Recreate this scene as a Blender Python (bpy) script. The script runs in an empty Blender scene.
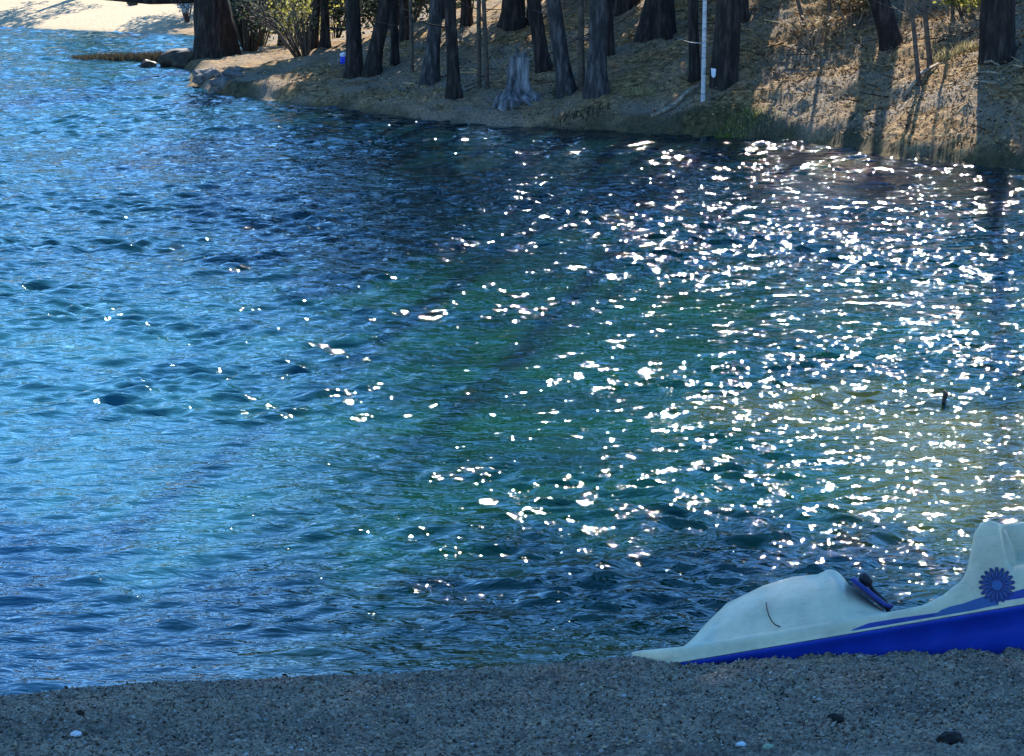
import bpy, bmesh, math, random
import numpy as np
from mathutils import Vector, Matrix, noise as mnoise

random.seed(11)
rng = np.random.default_rng(7)
scene = bpy.context.scene
COL = scene.collection
R = math.radians

# ------------------------------------------------------------------ camera
CAM_Z, F, HOR = 3.65, 2500.0, -100.0
PITCH = math.atan((378 - HOR) / F)
cam_d = bpy.data.cameras.new("camera")
cam = bpy.data.objects.new("camera", cam_d)
COL.objects.link(cam)
cam.location = (0, 0, CAM_Z)
cam.rotation_euler = (math.pi / 2 - PITCH, 0, 0)
cam_d.sensor_width = 36
cam_d.lens = F * 36 / 1024
cam_d.clip_start = 0.1
cam_d.clip_end = 2000
scene.camera = cam
cp, sp = math.cos(PITCH), math.sin(PITCH)

def ray(px, py):
    a, b = (px - 512) / F, (378 - py) / F
    v = Vector((a, cp + b * sp, -sp + b * cp))
    return v / v.y                       # per metre of Y

def at_z(px, py, z=0.0):
    v = ray(px, py)
    t = (z - CAM_Z) / v.z
    return Vector((v.x * t, t, z))

def at_y(px, py, y):
    v = ray(px, py)
    return Vector((v.x * y, y, CAM_Z + v.z * y))

# ------------------------------------------------------------------ materials
def node_mat(name, rough=0.8, spec=0.3):
    m = bpy.data.materials.new(name)
    m.use_nodes = True
    nt = m.node_tree
    b = nt.nodes["Principled BSDF"]
    b.inputs["Roughness"].default_value = rough
    b.inputs["Specular IOR Level"].default_value = spec
    return m, nt, b

def L(nt, a, b):
    nt.links.new(a, b)

def ramp(nt, fac, stops):
    n = nt.nodes.new("ShaderNodeValToRGB")
    while len(n.color_ramp.elements) < len(stops):
        n.color_ramp.elements.new(0.5)
    for e, (p, c) in zip(n.color_ramp.elements, stops):
        e.position = p
        e.color = (*c, 1)
    L(nt, fac, n.inputs[0])
    return n.outputs[0]

def coords(nt, scale=(1, 1, 1), kind="Object"):
    t = nt.nodes.new("ShaderNodeTexCoord")
    mp = nt.nodes.new("ShaderNodeMapping")
    mp.inputs["Scale"].default_value = scale
    L(nt, t.outputs[kind], mp.inputs[0])
    return mp.outputs[0]

def geo_pos(nt, scale=(1, 1, 1), rot=0.0):
    g = nt.nodes.new("ShaderNodeNewGeometry")
    mp = nt.nodes.new("ShaderNodeMapping")
    mp.inputs["Scale"].default_value = scale
    mp.inputs["Rotation"].default_value = (0, 0, rot)
    L(nt, g.outputs["Position"], mp.inputs[0])
    return mp.outputs[0]

def noise_n(nt, vec, scale, detail=4, rough=0.6, dist=0.0):
    n = nt.nodes.new("ShaderNodeTexNoise")
    n.inputs["Scale"].default_value = scale
    n.inputs["Detail"].default_value = detail
    n.inputs["Roughness"].default_value = rough
    n.inputs["Distortion"].default_value = dist
    L(nt, vec, n.inputs["Vector"])
    return n.outputs[0]

def mixc(nt, fac, a, b, mode="MIX"):
    n = nt.nodes.new("ShaderNodeMix")
    n.data_type = "RGBA"
    n.blend_type = mode
    for s, v in ((0, fac), (6, a), (7, b)):
        if hasattr(v, "links"):
            L(nt, v, n.inputs[s])
        else:
            n.inputs[s].default_value = (*v, 1) if isinstance(v, tuple) else v
    return n.outputs[2]

def bump(nt, b, h, strength, dist):
    n = nt.nodes.new("ShaderNodeBump")
    n.inputs["Strength"].default_value = strength
    n.inputs["Distance"].default_value = dist
    L(nt, h, n.inputs["Height"])
    L(nt, n.outputs[0], b.inputs["Normal"])
    return n

def math_n(nt, op, a, b=None):
    n = nt.nodes.new("ShaderNodeMath")
    n.operation = op
    for i, v in enumerate((a, b)):
        if v is None:
            continue
        if hasattr(v, "links"):
            L(nt, v, n.inputs[i])
        else:
            n.inputs[i].default_value = v
    return n.outputs[0]

def noisy(name, stops, scale=6, rough=0.85, spec=0.2, stretch=(1, 1, 1), bmp=0.0, bd=0.02, detail=5):
    m, nt, b = node_mat(name, rough, spec)
    v = coords(nt, stretch)
    n = noise_n(nt, v, scale, detail)
    L(nt, ramp(nt, n, stops), b.inputs["Base Color"])
    if bmp:
        bump(nt, b, n, bmp, bd)
    return m

def leaf_mat(name, stops, trans=0.35):
    m, nt, b = node_mat(name, 0.75, 0.12)
    a = nt.nodes.new("ShaderNodeAttribute")
    a.attribute_name = "tint"
    c = ramp(nt, a.outputs["Fac"], stops)
    L(nt, c, b.inputs["Base Color"])
    tr = nt.nodes.new("ShaderNodeBsdfTranslucent")
    L(nt, c, tr.inputs[0])
    mx = nt.nodes.new("ShaderNodeMixShader")
    mx.inputs[0].default_value = trans
    L(nt, b.outputs[0], mx.inputs[1])
    L(nt, tr.outputs[0], mx.inputs[2])
    L(nt, mx.outputs[0], nt.nodes["Material Output"].inputs[0])
    return m

M = {}
M["bark"] = noisy("bark", [(0.3, (0.008, 0.006, 0.005)), (0.5, (0.020, 0.016, 0.014)), (0.68, (0.060, 0.046, 0.039))], 13, stretch=(1, 1, 0.22), bmp=0.9, bd=0.05)
M["grey_bark"] = noisy("grey_bark", [(0.3, (0.014, 0.013, 0.014)), (0.5, (0.036, 0.034, 0.035)), (0.68, (0.10, 0.095, 0.092))], 14, stretch=(1, 1, 0.25), bmp=0.9, bd=0.05)
M["stump_wood"] = noisy("stump_wood", [(0.3, (0.015, 0.015, 0.016)), (0.5, (0.09, 0.092, 0.095)), (0.68, (0.27, 0.275, 0.28))], 9, stretch=(1, 1, 0.16), bmp=1.0, bd=0.05)
M["birch_bark"] = noisy("birch_bark", [(0.36, (0.08, 0.075, 0.075)), (0.44, (0.36, 0.36, 0.37)), (0.7, (0.6, 0.6, 0.6))], 7, stretch=(0.5, 0.5, 2.2), rough=0.6, bmp=0.3)
M["twig"] = noisy("twig", [(0.3, (0.035, 0.027, 0.022)), (0.7, (0.13, 0.10, 0.075))], 12)
M["pale_twig"] = noisy("pale_twig", [(0.3, (0.09, 0.07, 0.05)), (0.7, (0.36, 0.30, 0.22))], 12)
M["wet_log"] = noisy("wet_log", [(0.3, (0.012, 0.011, 0.010)), (0.7, (0.07, 0.055, 0.042))], 8, stretch=(0.4, 1, 1), rough=0.6, bmp=0.8, bd=0.04)
M["rock"] = noisy("rock", [(0.3, (0.05, 0.048, 0.046)), (0.7, (0.2, 0.19, 0.18))], 5, bmp=0.7, bd=0.05)
M["needles"] = leaf_mat("needles", [(0.0, (0.018, 0.045, 0.016)), (0.5, (0.035, 0.085, 0.026)), (1.0, (0.07, 0.13, 0.04))], 0.3)
M["yellow_leaves"] = leaf_mat("yellow_leaves", [(0.0, (0.10, 0.11, 0.025)), (0.5, (0.26, 0.25, 0.05)), (1.0, (0.42, 0.38, 0.10))], 0.5)
M["green_leaves"] = leaf_mat("green_leaves", [(0.0, (0.03, 0.07, 0.015)), (0.5, (0.08, 0.16, 0.03)), (1.0, (0.18, 0.27, 0.05))], 0.4)
M["grey_leaves"] = leaf_mat("grey_leaves", [(0.0, (0.02, 0.032, 0.022)), (0.5, (0.05, 0.068, 0.045)), (1.0, (0.16, 0.18, 0.13))], 0.35)
M["pale_leaves"] = leaf_mat("pale_leaves", [(0.0, (0.12, 0.2, 0.26)), (0.5, (0.3, 0.42, 0.5)), (1.0, (0.55, 0.66, 0.72))], 0.4)
M["dry_leaves"] = leaf_mat("dry_leaves", [(0.0, (0.03, 0.018, 0.01)), (0.4, (0.15, 0.088, 0.04)), (0.75, (0.33, 0.21, 0.095)), (1.0, (0.48, 0.35, 0.18))], 0.15)
M["grass"] = leaf_mat("grass", [(0.0, (0.05, 0.075, 0.015)), (0.6, (0.13, 0.18, 0.03)), (1.0, (0.26, 0.26, 0.08))], 0.35)
M["straw"] = leaf_mat("straw", [(0.0, (0.12, 0.10, 0.05)), (0.6, (0.3, 0.25, 0.12)), (1.0, (0.45, 0.38, 0.2))], 0.3)
M["beach_bits"] = leaf_mat("beach_bits", [(0.0, (0.012, 0.01, 0.008)), (0.5, (0.06, 0.045, 0.03)), (1.0, (0.4, 0.33, 0.24))], 0.1)
M["reed"] = leaf_mat("reed", [(0.0, (0.02, 0.018, 0.014)), (0.6, (0.06, 0.05, 0.03)), (1.0, (0.13, 0.10, 0.06))], 0.2)

# ------------------------------------------------------------------ mesh helpers
class MB:
    def __init__(self):
        self.v, self.f, self.t = [], [], []

    def add(self, verts, faces, tint=None):
        o = len(self.v)
        self.v.extend(tuple(p) for p in verts)
        self.f.extend(tuple(i + o for i in f) for f in faces)
        if tint is not None:
            self.t.extend([tint] * len(verts))

    def tube(self, pts, radii, n=8, caps=True, rough=0.0, flare=None, seed=0):
        pts = [Vector(p) for p in pts]
        vs, fs = [], []
        prev = None
        for i, p in enumerate(pts):
            d = (pts[min(i + 1, len(pts) - 1)] - pts[max(i - 1, 0)]).normalized()
            if prev is None:
                up = Vector((1, 0, 0)) if abs(d.x) < 0.8 else Vector((0, 1, 0))
                a = d.cross(up).normalized()
            else:
                a = (prev - d * prev.dot(d)).normalized()
            prev = a
            b = d.cross(a)
            for k in range(n):
                th = 2 * math.pi * k / n
                r = radii[i]
                if rough:
                    r *= 1 + rough * mnoise.noise(Vector((math.cos(th) * 1.6 + seed, math.sin(th) * 1.6, p.length * 1.3)))
                if flare:
                    r *= 1 + flare[i] * (0.45 + 0.55 * math.cos(th * flare[-1] + seed))
                vs.append(p + a * (math.cos(th) * r) + b * (math.sin(th) * r))
        for i in range(len(pts) - 1):
            for k in range(n):
                k2 = (k + 1) % n
                fs.append((i * n + k, i * n + k2, (i + 1) * n + k2, (i + 1) * n + k))
        if caps:
            fs.append(tuple(range(n - 1, -1, -1)))
            fs.append(tuple((len(pts) - 1) * n + k for k in range(n)))
        self.add(vs, fs)

    def leaf(self, c, size, tint, aspect=0.45, d=None):
        d = d or Vector((random.gauss(0, 1), random.gauss(0, 1), random.gauss(0, 0.7)))
        d.normalize()
        u = Vector((random.gauss(0, 1), random.gauss(0, 1), random.gauss(0, 1)))
        s = d.cross(u)
        if s.length < 1e-4:
            s = Vector((1, 0, 0))
        s.normalize()
        c = Vector(c)
        a, b = d * size * 0.5, s * size * aspect * 0.5
        self.add([c - a, c + b, c + a, c - b], [(0, 1, 2, 3)], tint)

    def mesh(self, name, mat, smooth=False):
        me = bpy.data.meshes.new(name)
        me.from_pydata(self.v, [], self.f)
        if self.t:
            at = me.attributes.new("tint", "FLOAT", "POINT")
            at.data.foreach_set("value", np.array(self.t, dtype=np.float32))
        me.materials.append(mat)
        if smooth:
            me.polygons.foreach_set("use_smooth", [True] * len(me.polygons))
        me.update()
        return me

    def build(self, name, mat, parent=None, smooth=False):
        return link(name, self.mesh(name, mat, smooth), parent)

def link(name, me, parent=None):
    o = bpy.data.objects.new(name, me)
    COL.objects.link(o)
    if parent:
        o.parent = parent
    return o

def tag(o, label=None, cat=None, group=None, kind=None):
    for k, v in (("label", label), ("category", cat), ("group", group), ("kind", kind)):
        if v:
            o[k] = v
    return o

def empty(name, loc, label, cat, group=None, rz=0):
    o = bpy.data.objects.new(name, None)
    COL.objects.link(o)
    o.location = loc
    o.rotation_euler = (0, 0, rz)
    o.empty_display_size = 0.2
    return tag(o, label, cat, group)

def np_grid_mesh(name, X, Y, Z, mat, smooth=True, attrs=None):
    r, c = X.shape
    me = bpy.data.meshes.new(name)
    n = r * c
    me.vertices.add(n)
    co = np.stack([X, Y, Z], -1).reshape(-1, 3).astype(np.float32)
    me.vertices.foreach_set("co", co.ravel())
    idx = np.arange(n).reshape(r, c)
    q = np.stack([idx[:-1, :-1], idx[:-1, 1:], idx[1:, 1:], idx[1:, :-1]], -1).reshape(-1, 4)
    nf = len(q)
    me.loops.add(nf * 4)
    me.loops.foreach_set("vertex_index", q.ravel().astype(np.int32))
    me.polygons.add(nf)
    me.polygons.foreach_set("loop_start", (np.arange(nf) * 4).astype(np.int32))
    me.polygons.foreach_set("loop_total", np.full(nf, 4, dtype=np.int32))
    me.polygons.foreach_set("use_smooth", np.full(nf, smooth))
    for k, a in (attrs or {}).items():
        at = me.attributes.new(k, "FLOAT", "POINT")
        at.data.foreach_set("value", a.astype(np.float32).ravel())
    me.materials.append(mat)
    me.update(calc_edges=True)
    me.validate()
    return me

# smooth value noise in numpy
_perm = rng.random((256, 256))
def vnoise(x, y):
    xi, yi = np.floor(x).astype(int), np.floor(y).astype(int)
    fx, fy = x - xi, y - yi
    fx, fy = fx * fx * (3 - 2 * fx), fy * fy * (3 - 2 * fy)
    g = lambda a, b: _perm[a & 255, b & 255]
    return (g(xi, yi) * (1 - fx) + g(xi + 1, yi) * fx) * (1 - fy) + (g(xi, yi + 1) * (1 - fx) + g(xi + 1, yi + 1) * fx) * fy - 0.5

def fbm(x, y, s, o=4):
    t, a = 0, 1.0
    for _ in range(o):
        t = t + a * vnoise(x * s + 17.3 * _, y * s + 5.1 * _)
        s *= 2.05
        a *= 0.52
    return t

def smooth01(t):
    t = np.clip(t, 0, 1)
    return t * t * (3 - 2 * t)

# ------------------------------------------------------------------ sun and sky
SUN_AZ, SUN_EL = R(10.5), R(38)            # azimuth to the right of the view direction (+Y)
sd = bpy.data.lights.new("sun", "SUN")
sd.energy = 5.0
sd.angle = R(0.5)
sd.color = (1.0, 0.93, 0.82)
sun = bpy.data.objects.new("sun", sd)
COL.objects.link(sun)
to_sun = Vector((math.sin(SUN_AZ) * math.cos(SUN_EL), math.cos(SUN_AZ) * math.cos(SUN_EL), math.sin(SUN_EL)))
sun.rotation_euler = to_sun.to_track_quat("Z", "Y").to_euler()
sun.location = to_sun * 60
w = bpy.data.worlds.new("World")
scene.world = w
w.use_nodes = True
wn = w.node_tree
sky = wn.nodes.new("ShaderNodeTexSky")
sky.sky_type = "NISHITA"
sky.sun_disc = False
sky.sun_elevation = SUN_EL
sky.sun_rotation = SUN_AZ
sky.air_density = 0.75
sky.dust_density = 0.0
sky.ozone_density = 2.2
hs = wn.nodes.new("ShaderNodeHueSaturation")
hs.inputs["Hue"].default_value = 0.5
hs.inputs["Saturation"].default_value = 1.25
wn.links.new(sky.outputs[0], hs.inputs["Color"])
wn.links.new(hs.outputs[0], wn.nodes["Background"].inputs[0])
wn.nodes["Background"].inputs[1].default_value = 0.15
scene.view_settings.view_transform = "Standard"
scene.view_settings.look = "None"
scene.view_settings.gamma = 1.0
scene.view_settings.use_curve_mapping = False
scene.view_settings.exposure = 1.65
scene.render.engine = 'CYCLES'
scene.cycles.use_denoising = True

# ------------------------------------------------------------------ far shore
shore_px = [(-900, 12), (-400, 19), (0, 27), (100, 31), (195, 35), (240, 38), (262, 44), (232, 52), (198, 57), (180, 63), (190, 73), (188, 86),
            (230, 96), (280, 102), (330, 107), (400, 117), (450, 122), (500, 126), (560, 129), (620, 132), (700, 136),
            (780, 139), (840, 147), (900, 158), (960, 164), (1024, 170), (1160, 180), (1500, 188), (2600, 170)]
shore = np.array([at_z(a, b)[:2] for a, b in shore_px])
poly = np.vstack([shore, [[130, 60], [130, 400], [-260, 400], [-260, shore[0][1]]]])

def signed_dist(X, Y):
    P = np.stack([X, Y], -1)
    best = np.full(X.shape, 1e9)
    for i in range(len(shore) - 1):
        a, b = shore[i], shore[i + 1]
        ab = b - a
        t = np.clip(((P - a) @ ab) / (ab @ ab), 0, 1)
        q = a + t[..., None] * ab
        best = np.minimum(best, np.hypot(*np.moveaxis(P - q, -1, 0)))
    ins = np.zeros(X.shape, bool)
    for i in range(len(poly)):
        a, b = poly[i], poly[(i + 1) % len(poly)]
        c = (a[1] > Y) != (b[1] > Y)
        with np.errstate(divide="ignore", invalid="ignore"):
            ins ^= c & (X < (b[0] - a[0]) * (Y - a[1]) / (b[1] - a[1]) + a[0])
    return np.where(ins, best, -best)

def far_h(X, Y):
    X, Y = np.asarray(X, float), np.asarray(Y, float)
    s = signed_dist(X, Y)
    s = s + 0.35 * fbm(X, Y, 0.9, 3) * np.clip(s / 0.6, -1, 1)
    sl = np.interp(X, [-30, -9, -6, -3.5, -1, 1, 3, 5, 9, 15], [.10, .10, .12, .14, .24, .28, .36, .46, .46, .42])
    cap = np.interp(X, [-30, -6, -2, 2, 5, 15], [2.2, 1.5, 2.2, 4.0, 6.0, 7.0])
    t = smooth01((Y - 55) / 7) * smooth01((2 - X) / 5)
    sl = sl * (1 - t) + 0.10 * t
    sp_ = np.maximum(s, 0)
    z = cap * (1 - np.exp(-sl * sp_ / cap)) + (0.13 * (1 - t) + .03) * smooth01(sp_ / 0.25)
    rough = (1 - 0.8 * t) * smooth01(sp_ / 0.3)
    z = z + rough * (0.16 * fbm(X, Y, 0.55, 3) + 0.10 * fbm(X + 40, Y, 2.4, 3) + 0.06 * np.clip((X - .5) / 3, .25, 1) * fbm(X, Y + 70, 6.5, 3))
    z = np.where(s < 0, np.maximum(s * 0.35, -2.5), z)
    return z

def ground(px, py):
    v = ray(px, py)
    ys = np.arange(30, 130, 0.05)
    h = far_h(v.x * ys, ys)
    below = np.nonzero(CAM_Z + v.z * ys < h)[0]
    y = ys[below[0]] if len(below) else 100.0
    return Vector((v.x * y, y, float(far_h(np.array([v.x * y]), np.array([y]))[0])))

def gz(x, y):
    return float(far_h(np.array([x]), np.array([y]))[0])

def soil_material():
    m, nt, b = node_mat("forest_soil", 0.95, 0.1)
    p = geo_pos(nt)
    big = noise_n(nt, p, 0.7, 5, 0.6)
    fine = noise_n(nt, p, 9, 6, 0.75)
    tiny = noise_n(nt, p, 34, 3, 0.7)
    litter = ramp(nt, fine, [(0.3, (0.03, 0.02, 0.012)), (0.44, (0.17, 0.10, 0.046)), (0.56, (0.38, 0.24, 0.11)), (0.7, (0.58, 0.42, 0.22))])
    dust = ramp(nt, tiny, [(0.3, (0.08, 0.064, 0.047)), (0.52, (0.24, 0.19, 0.135)), (0.7, (0.44, 0.36, 0.27))])
    c = mixc(nt, ramp(nt, big, [(0.4, (0, 0, 0)), (0.58, (1, 1, 1))]), litter, dust)
    a = nt.nodes.new("ShaderNodeAttribute")
    a.attribute_name = "beach"
    sand = ramp(nt, fine, [(0.3, (0.4, 0.32, 0.2)), (0.7, (0.56, 0.46, 0.31))])
    c = mixc(nt, a.outputs["Fac"], c, sand)
    a2 = nt.nodes.new("ShaderNodeAttribute")
    a2.attribute_name = "wet"
    moss = ramp(nt, fine, [(0.35, (0.02, 0.02, 0.012)), (0.6, (0.06, 0.06, 0.025)), (0.75, (0.13, 0.12, 0.06))])
    c = mixc(nt, a2.outputs["Fac"], c, moss)
    L(nt, c, b.inputs["Base Color"])
    h = math_n(nt, "ADD", math_n(nt, "MULTIPLY", fine, 1.0), math_n(nt, "MULTIPLY", tiny, 0.4))
    bump(nt, b, h, 1.0, 0.08)
    return m

xs = np.unique(np.concatenate([np.arange(-70, -9, 0.5), np.arange(-9, 10, 0.075), np.arange(10, 60, 0.6)]))
ys = np.unique(np.concatenate([np.arange(26, 33, 0.4), np.arange(33, 56, 0.08), np.arange(56, 84, 0.2), np.arange(84, 180, 1.2)]))
GX, GY = np.meshgrid(xs, ys)
GS = signed_dist(GX, GY)
GZ = far_h(GX, GY)
beach_a = smooth01((GY - 60) / 5) * smooth01((-8.5 - GX) / 2)
wet_a = np.clip(0.8 * smooth01((0.3 - GS + 0.7 * fbm(GX, GY, 0.8, 3)) / 0.4), 0, 1) * (1 - beach_a * 0.85)
tag(link("far_bank", np_grid_mesh("far_bank", GX, GY, GZ, soil_material(), attrs={"beach": beach_a, "wet": wet_a})), kind="structure")

# added wooded ridge, unseen above the view, darkening reflections in the water
hm = noisy("hill_woods", [(.35, (.012, .026, .014)), (.55, (.03, .055, .025)), (.7, (.06, .085, .04))], .35, bmp=1.0, bd=1.5)
HX, HY = np.meshgrid(np.arange(-330, 120, 2.2), np.arange(150, 330, 2.2))
prof = np.clip((HY - 150) / 75, 0, 1)
HZ = 1.5 + smooth01(prof) * np.interp(HX, [-330, -160, -60, -10, 60, 120], [34, 40, 33, 28, 24, 18]) * (1 + .35 * fbm(HX, HY, .02, 3)) + smooth01(prof * 4) * 5.0 * np.abs(fbm(HX, HY, .16, 3))
tag(link("added_hills", np_grid_mesh("added_hills", HX, HY, HZ, hm, smooth=False)), kind="structure")

# ------------------------------------------------------------------ near beach
near_px = [(-1500, 760), (-600, 725), (0, 697), (130, 685), (400, 675), (560, 664), (630, 657), (750, 652), (1024, 642), (1600, 625), (2600, 600)]
near = np.array([at_z(a, b)[:2] for a, b in near_px])

def near_h(X, Y, detail=True):
    s = np.interp(X, near[:, 0], near[:, 1]) - Y
    if detail:
        s = s + 0.05 * fbm(X, Y, 2.5, 3)
    z = np.where(s > 0, 0.15 * s + 0.02 * smooth01(s / 0.1), np.maximum(0.2 * s, -2.0))
    z = z + 0.07 * smooth01((X - 0.7) / 1.6) * np.exp(-((Y - 10.95) / 0.45) ** 2)
    if detail:
        z = z + smooth01(s / 0.3) * (0.05 * fbm(X, Y, 1.3, 3) + 0.03 * fbm(X + 9, Y, 11, 3) + 0.026 * fbm(X, Y + 3, 38, 2))
    return z

def sand_material():
    m, nt, b = node_mat("coarse_sand", 0.95, 0.15)
    p = geo_pos(nt)
    n1 = noise_n(nt, p, 60, 4, 0.7)
    n2 = noise_n(nt, p, 2.2, 4, 0.6)
    c1 = ramp(nt, n1, [(0.3, (0.065, 0.042, 0.029)), (0.5, (0.34, 0.235, 0.155)), (0.7, (0.56, 0.41, 0.28))])
    c = mixc(nt, ramp(nt, n2, [(0.42, (0, 0, 0)), (0.62, (0.5, 0.5, 0.5))]), c1, (0.09, 0.075, 0.06))
    a = nt.nodes.new("ShaderNodeAttribute")
    a.attribute_name = "wet"
    c = mixc(nt, math_n(nt, "MULTIPLY", a.outputs["Fac"], .8), c, (0.03, 0.025, 0.02))
    L(nt, ramp(nt, a.outputs["Fac"], [(0, (.95,) * 3), (1, (.35,) * 3)]), b.inputs["Roughness"])
    L(nt, c, b.inputs["Base Color"])
    bump(nt, b, n1, 0.8, 0.02)
    return m

xs = np.unique(np.concatenate([np.arange(-40, -3.2, 0.5), np.arange(-3.2, 3.6, 0.013), np.arange(3.6, 40, 0.5)]))
ys = np.unique(np.concatenate([np.arange(-12, 9.0, 0.25), np.arange(9.0, 13.0, 0.013), np.arange(13, 26, 0.4)]))
GX, GY = np.meshgrid(xs, ys)
tag(link("beach", np_grid_mesh("beach", GX, GY, near_h(GX, GY), sand_material(), attrs={"wet": smooth01((.2 - (np.interp(GX, near[:, 0], near[:, 1]) - GY) + .12 * fbm(GX, GY, 3, 3)) / .15)})), kind="structure")

def nz(x, y):
    return float(near_h(np.array([x]), np.array([y]))[0])

def near_ground(px, py):
    v = ray(px, py)
    yy = np.arange(5, 16, 0.01)
    below = np.nonzero(CAM_Z + v.z * yy < near_h(v.x * yy, yy))[0]
    y = yy[below[0]]
    return Vector((v.x * y, y, nz(v.x * y, y)))

# loose grit on the beach (one mesh of small chips)
def grit_material():
    m, nt, b = node_mat("grit", 0.85, 0.3)
    a = nt.nodes.new("ShaderNodeAttribute")
    a.attribute_name = "tint"
    c = ramp(nt, a.outputs["Fac"], [(0.0, (0.036, 0.024, 0.016)), (0.35, (0.22, 0.145, 0.095)), (0.75, (0.46, 0.32, 0.205)), (0.97, (0.32, 0.28, 0.24)), (1.0, (0.5, 0.47, 0.43))])
    L(nt, c, b.inputs["Base Color"])
    return m

N = 60000
gx = rng.uniform(-3.1, 3.5, N)
gy = rng.uniform(9.3, 12.7, N)
keep = (np.interp(gx, near[:, 0], near[:, 1]) - gy) > -0.03
gx, gy = gx[keep], gy[keep]
N = len(gx)
gz_ = near_h(gx, gy)
oct_v = np.array([[1, 0, 0], [-1, 0, 0], [0, 1, 0], [0, -1, 0], [0, 0, 1], [0, 0, -1]], float)
oct_f = np.array([[0, 2, 4], [2, 1, 4], [1, 3, 4], [3, 0, 4], [2, 0, 5], [1, 2, 5], [3, 1, 5], [0, 3, 5]])
size = 0.0035 + 0.0042 * rng.random(N) + 0.007 * rng.random(N) ** 9
V = oct_v[None] * (0.55 + 0.9 * rng.random((N, 6, 1))) * size[:, None, None]
V[:, :, 2] *= 0.75
ang = rng.uniform(0, 6.28, N)
ca, sa = np.cos(ang)[:, None], np.sin(ang)[:, None]
vx, vy = V[:, :, 0] * ca - V[:, :, 1] * sa, V[:, :, 0] * sa + V[:, :, 1] * ca
V = np.stack([vx + gx[:, None], vy + gy[:, None], V[:, :, 2] + (gz_ + size * 0.3)[:, None]], -1)
me = bpy.data.meshes.new("gravel")
me.vertices.add(N * 6)
me.vertices.foreach_set("co", V.astype(np.float32).ravel())
fi = (oct_f[None] + (np.arange(N) * 6)[:, None, None]).reshape(-1, 3)
me.loops.add(len(fi) * 3)
me.loops.foreach_set("vertex_index", fi.astype(np.int32).ravel())
me.polygons.add(len(fi))
me.polygons.foreach_set("loop_start", (np.arange(len(fi)) * 3).astype(np.int32))
me.polygons.foreach_set("loop_total", np.full(len(fi), 3, dtype=np.int32))
at_ = me.attributes.new("tint", "FLOAT", "POINT")
at_.data.foreach_set("value", np.repeat(rng.random(N), 6).astype(np.float32))
me.materials.append(grit_material())
me.update(calc_edges=True)
tag(link("gravel", me), "loose dark and pale grit covering the near beach", "gravel", kind="stuff")

# ------------------------------------------------------------------ water
def water_material():
    m, nt, b = node_mat("lake_water", 0.031, 0.5)
    b.inputs["IOR"].default_value = 1.38
    b.inputs["Specular Tint"].default_value = (0.62, 1.0, 1.0, 1)
    p = geo_pos(nt)
    a = nt.nodes.new("ShaderNodeAttribute")
    a.attribute_name = "shoal"
    n = noise_n(nt, geo_pos(nt, (0.35, 0.9, 1)), 1.0, 4, 0.6)
    deep = ramp(nt, n, [(0.35, (0.001, 0.016, 0.014)), (0.65, (0.002, 0.032, 0.013))])
    olive = ramp(nt, n, [(0.3, (0.022, 0.032, 0.005)), (0.7, (0.085, 0.085, 0.012))])
    a3 = nt.nodes.new("ShaderNodeAttribute")
    a3.attribute_name = "open"
    blue = ramp(nt, n, [(0.35, (0.011, 0.066, 0.10)), (0.65, (0.017, 0.088, 0.115))])  # blue in the body colour on the left stands in for reflected sky
    c = mixc(nt, a3.outputs["Fac"], deep, blue)
    a4 = nt.nodes.new("ShaderNodeAttribute")
    a4.attribute_name = "far_dark"
    c = mixc(nt, a4.outputs["Fac"], c, (0.001, 0.008, 0.013))  # body colour darkened toward the far bank to mute sunlit streaks there
    c = mixc(nt, a.outputs["Fac"], c, olive)
    L(nt, c, b.inputs["Base Color"])
    n1 = noise_n(nt, geo_pos(nt, (3.2, 6.5, 1), R(12)), 1.0, 3, 0.55, 0.4)
    n2 = noise_n(nt, geo_pos(nt, (9, 17, 1), R(-14)), 1.0, 2, 0.5, 0.3)
    h = math_n(nt, "ADD", math_n(nt, "MULTIPLY", n1, 0.55), math_n(nt, "MULTIPLY", n2, 0.10))
    bump(nt, b, h, 1.0, 0.06)
    return m

rows = [8.5]
while rows[-1] < 84:
    rows.append(rows[-1] * 1.0016)
rows = np.concatenate([rows, np.geomspace(85, 400, 40)])
us = np.unique(np.round(np.concatenate([np.linspace(-1.6, -0.3, 50), np.arange(-0.3, 0.3, 0.0017), np.linspace(0.3, 1.6, 50)]), 5))
U, WY = np.meshgrid(us, rows)
WX = U * (WY + 0.0)
WZ = np.zeros_like(WX)
step = WY * 0.0017
wr = np.random.default_rng(21)
NW = 90
lam = np.geomspace(0.12, 1.9, NW)
for lm in lam:
    th = R(-90 + 14) + wr.normal(0, 0.75)
    k = 2 * math.pi / lm
    slope = 0.052 * float(np.interp(lm, [.12, .2, .35, .6, .9, 1.9], [.8, 1.05, .95, .42, .2, .12]))
    amp = slope / k
    fade = np.clip(lm / (2.2 * step) - 0.45, 0, 1)
    ph = k * (WX * math.cos(th) + WY * math.sin(th)) + wr.uniform(0, 6.28)
    WZ += amp * fade * np.sin(ph)
gust = 0.75 + 0.9 * (fbm(WX * 0.6, WY, 0.18, 3) + 0.28)
WZ *= np.clip(gust, 0.7, 1.2) * (0.58 + 0.66 * smooth01((fbm(WX * .75 + 9, WY * .9, 1.0, 3) + .06) / .36))
sn = WY - np.interp(WX, near[:, 0], near[:, 1])
WZ *= 0.35 + 0.65 * smooth01(sn / 1.2)
WZ *= 1 + 0.2 * smooth01((1.2 - WX) / 5)
sh_near = smooth01((1.0 - sn + 0.8 * fbm(WX, WY, 0.7, 3)) / 1.4) * 0.55 * smooth01((WX + 2.5) / 3)
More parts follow.
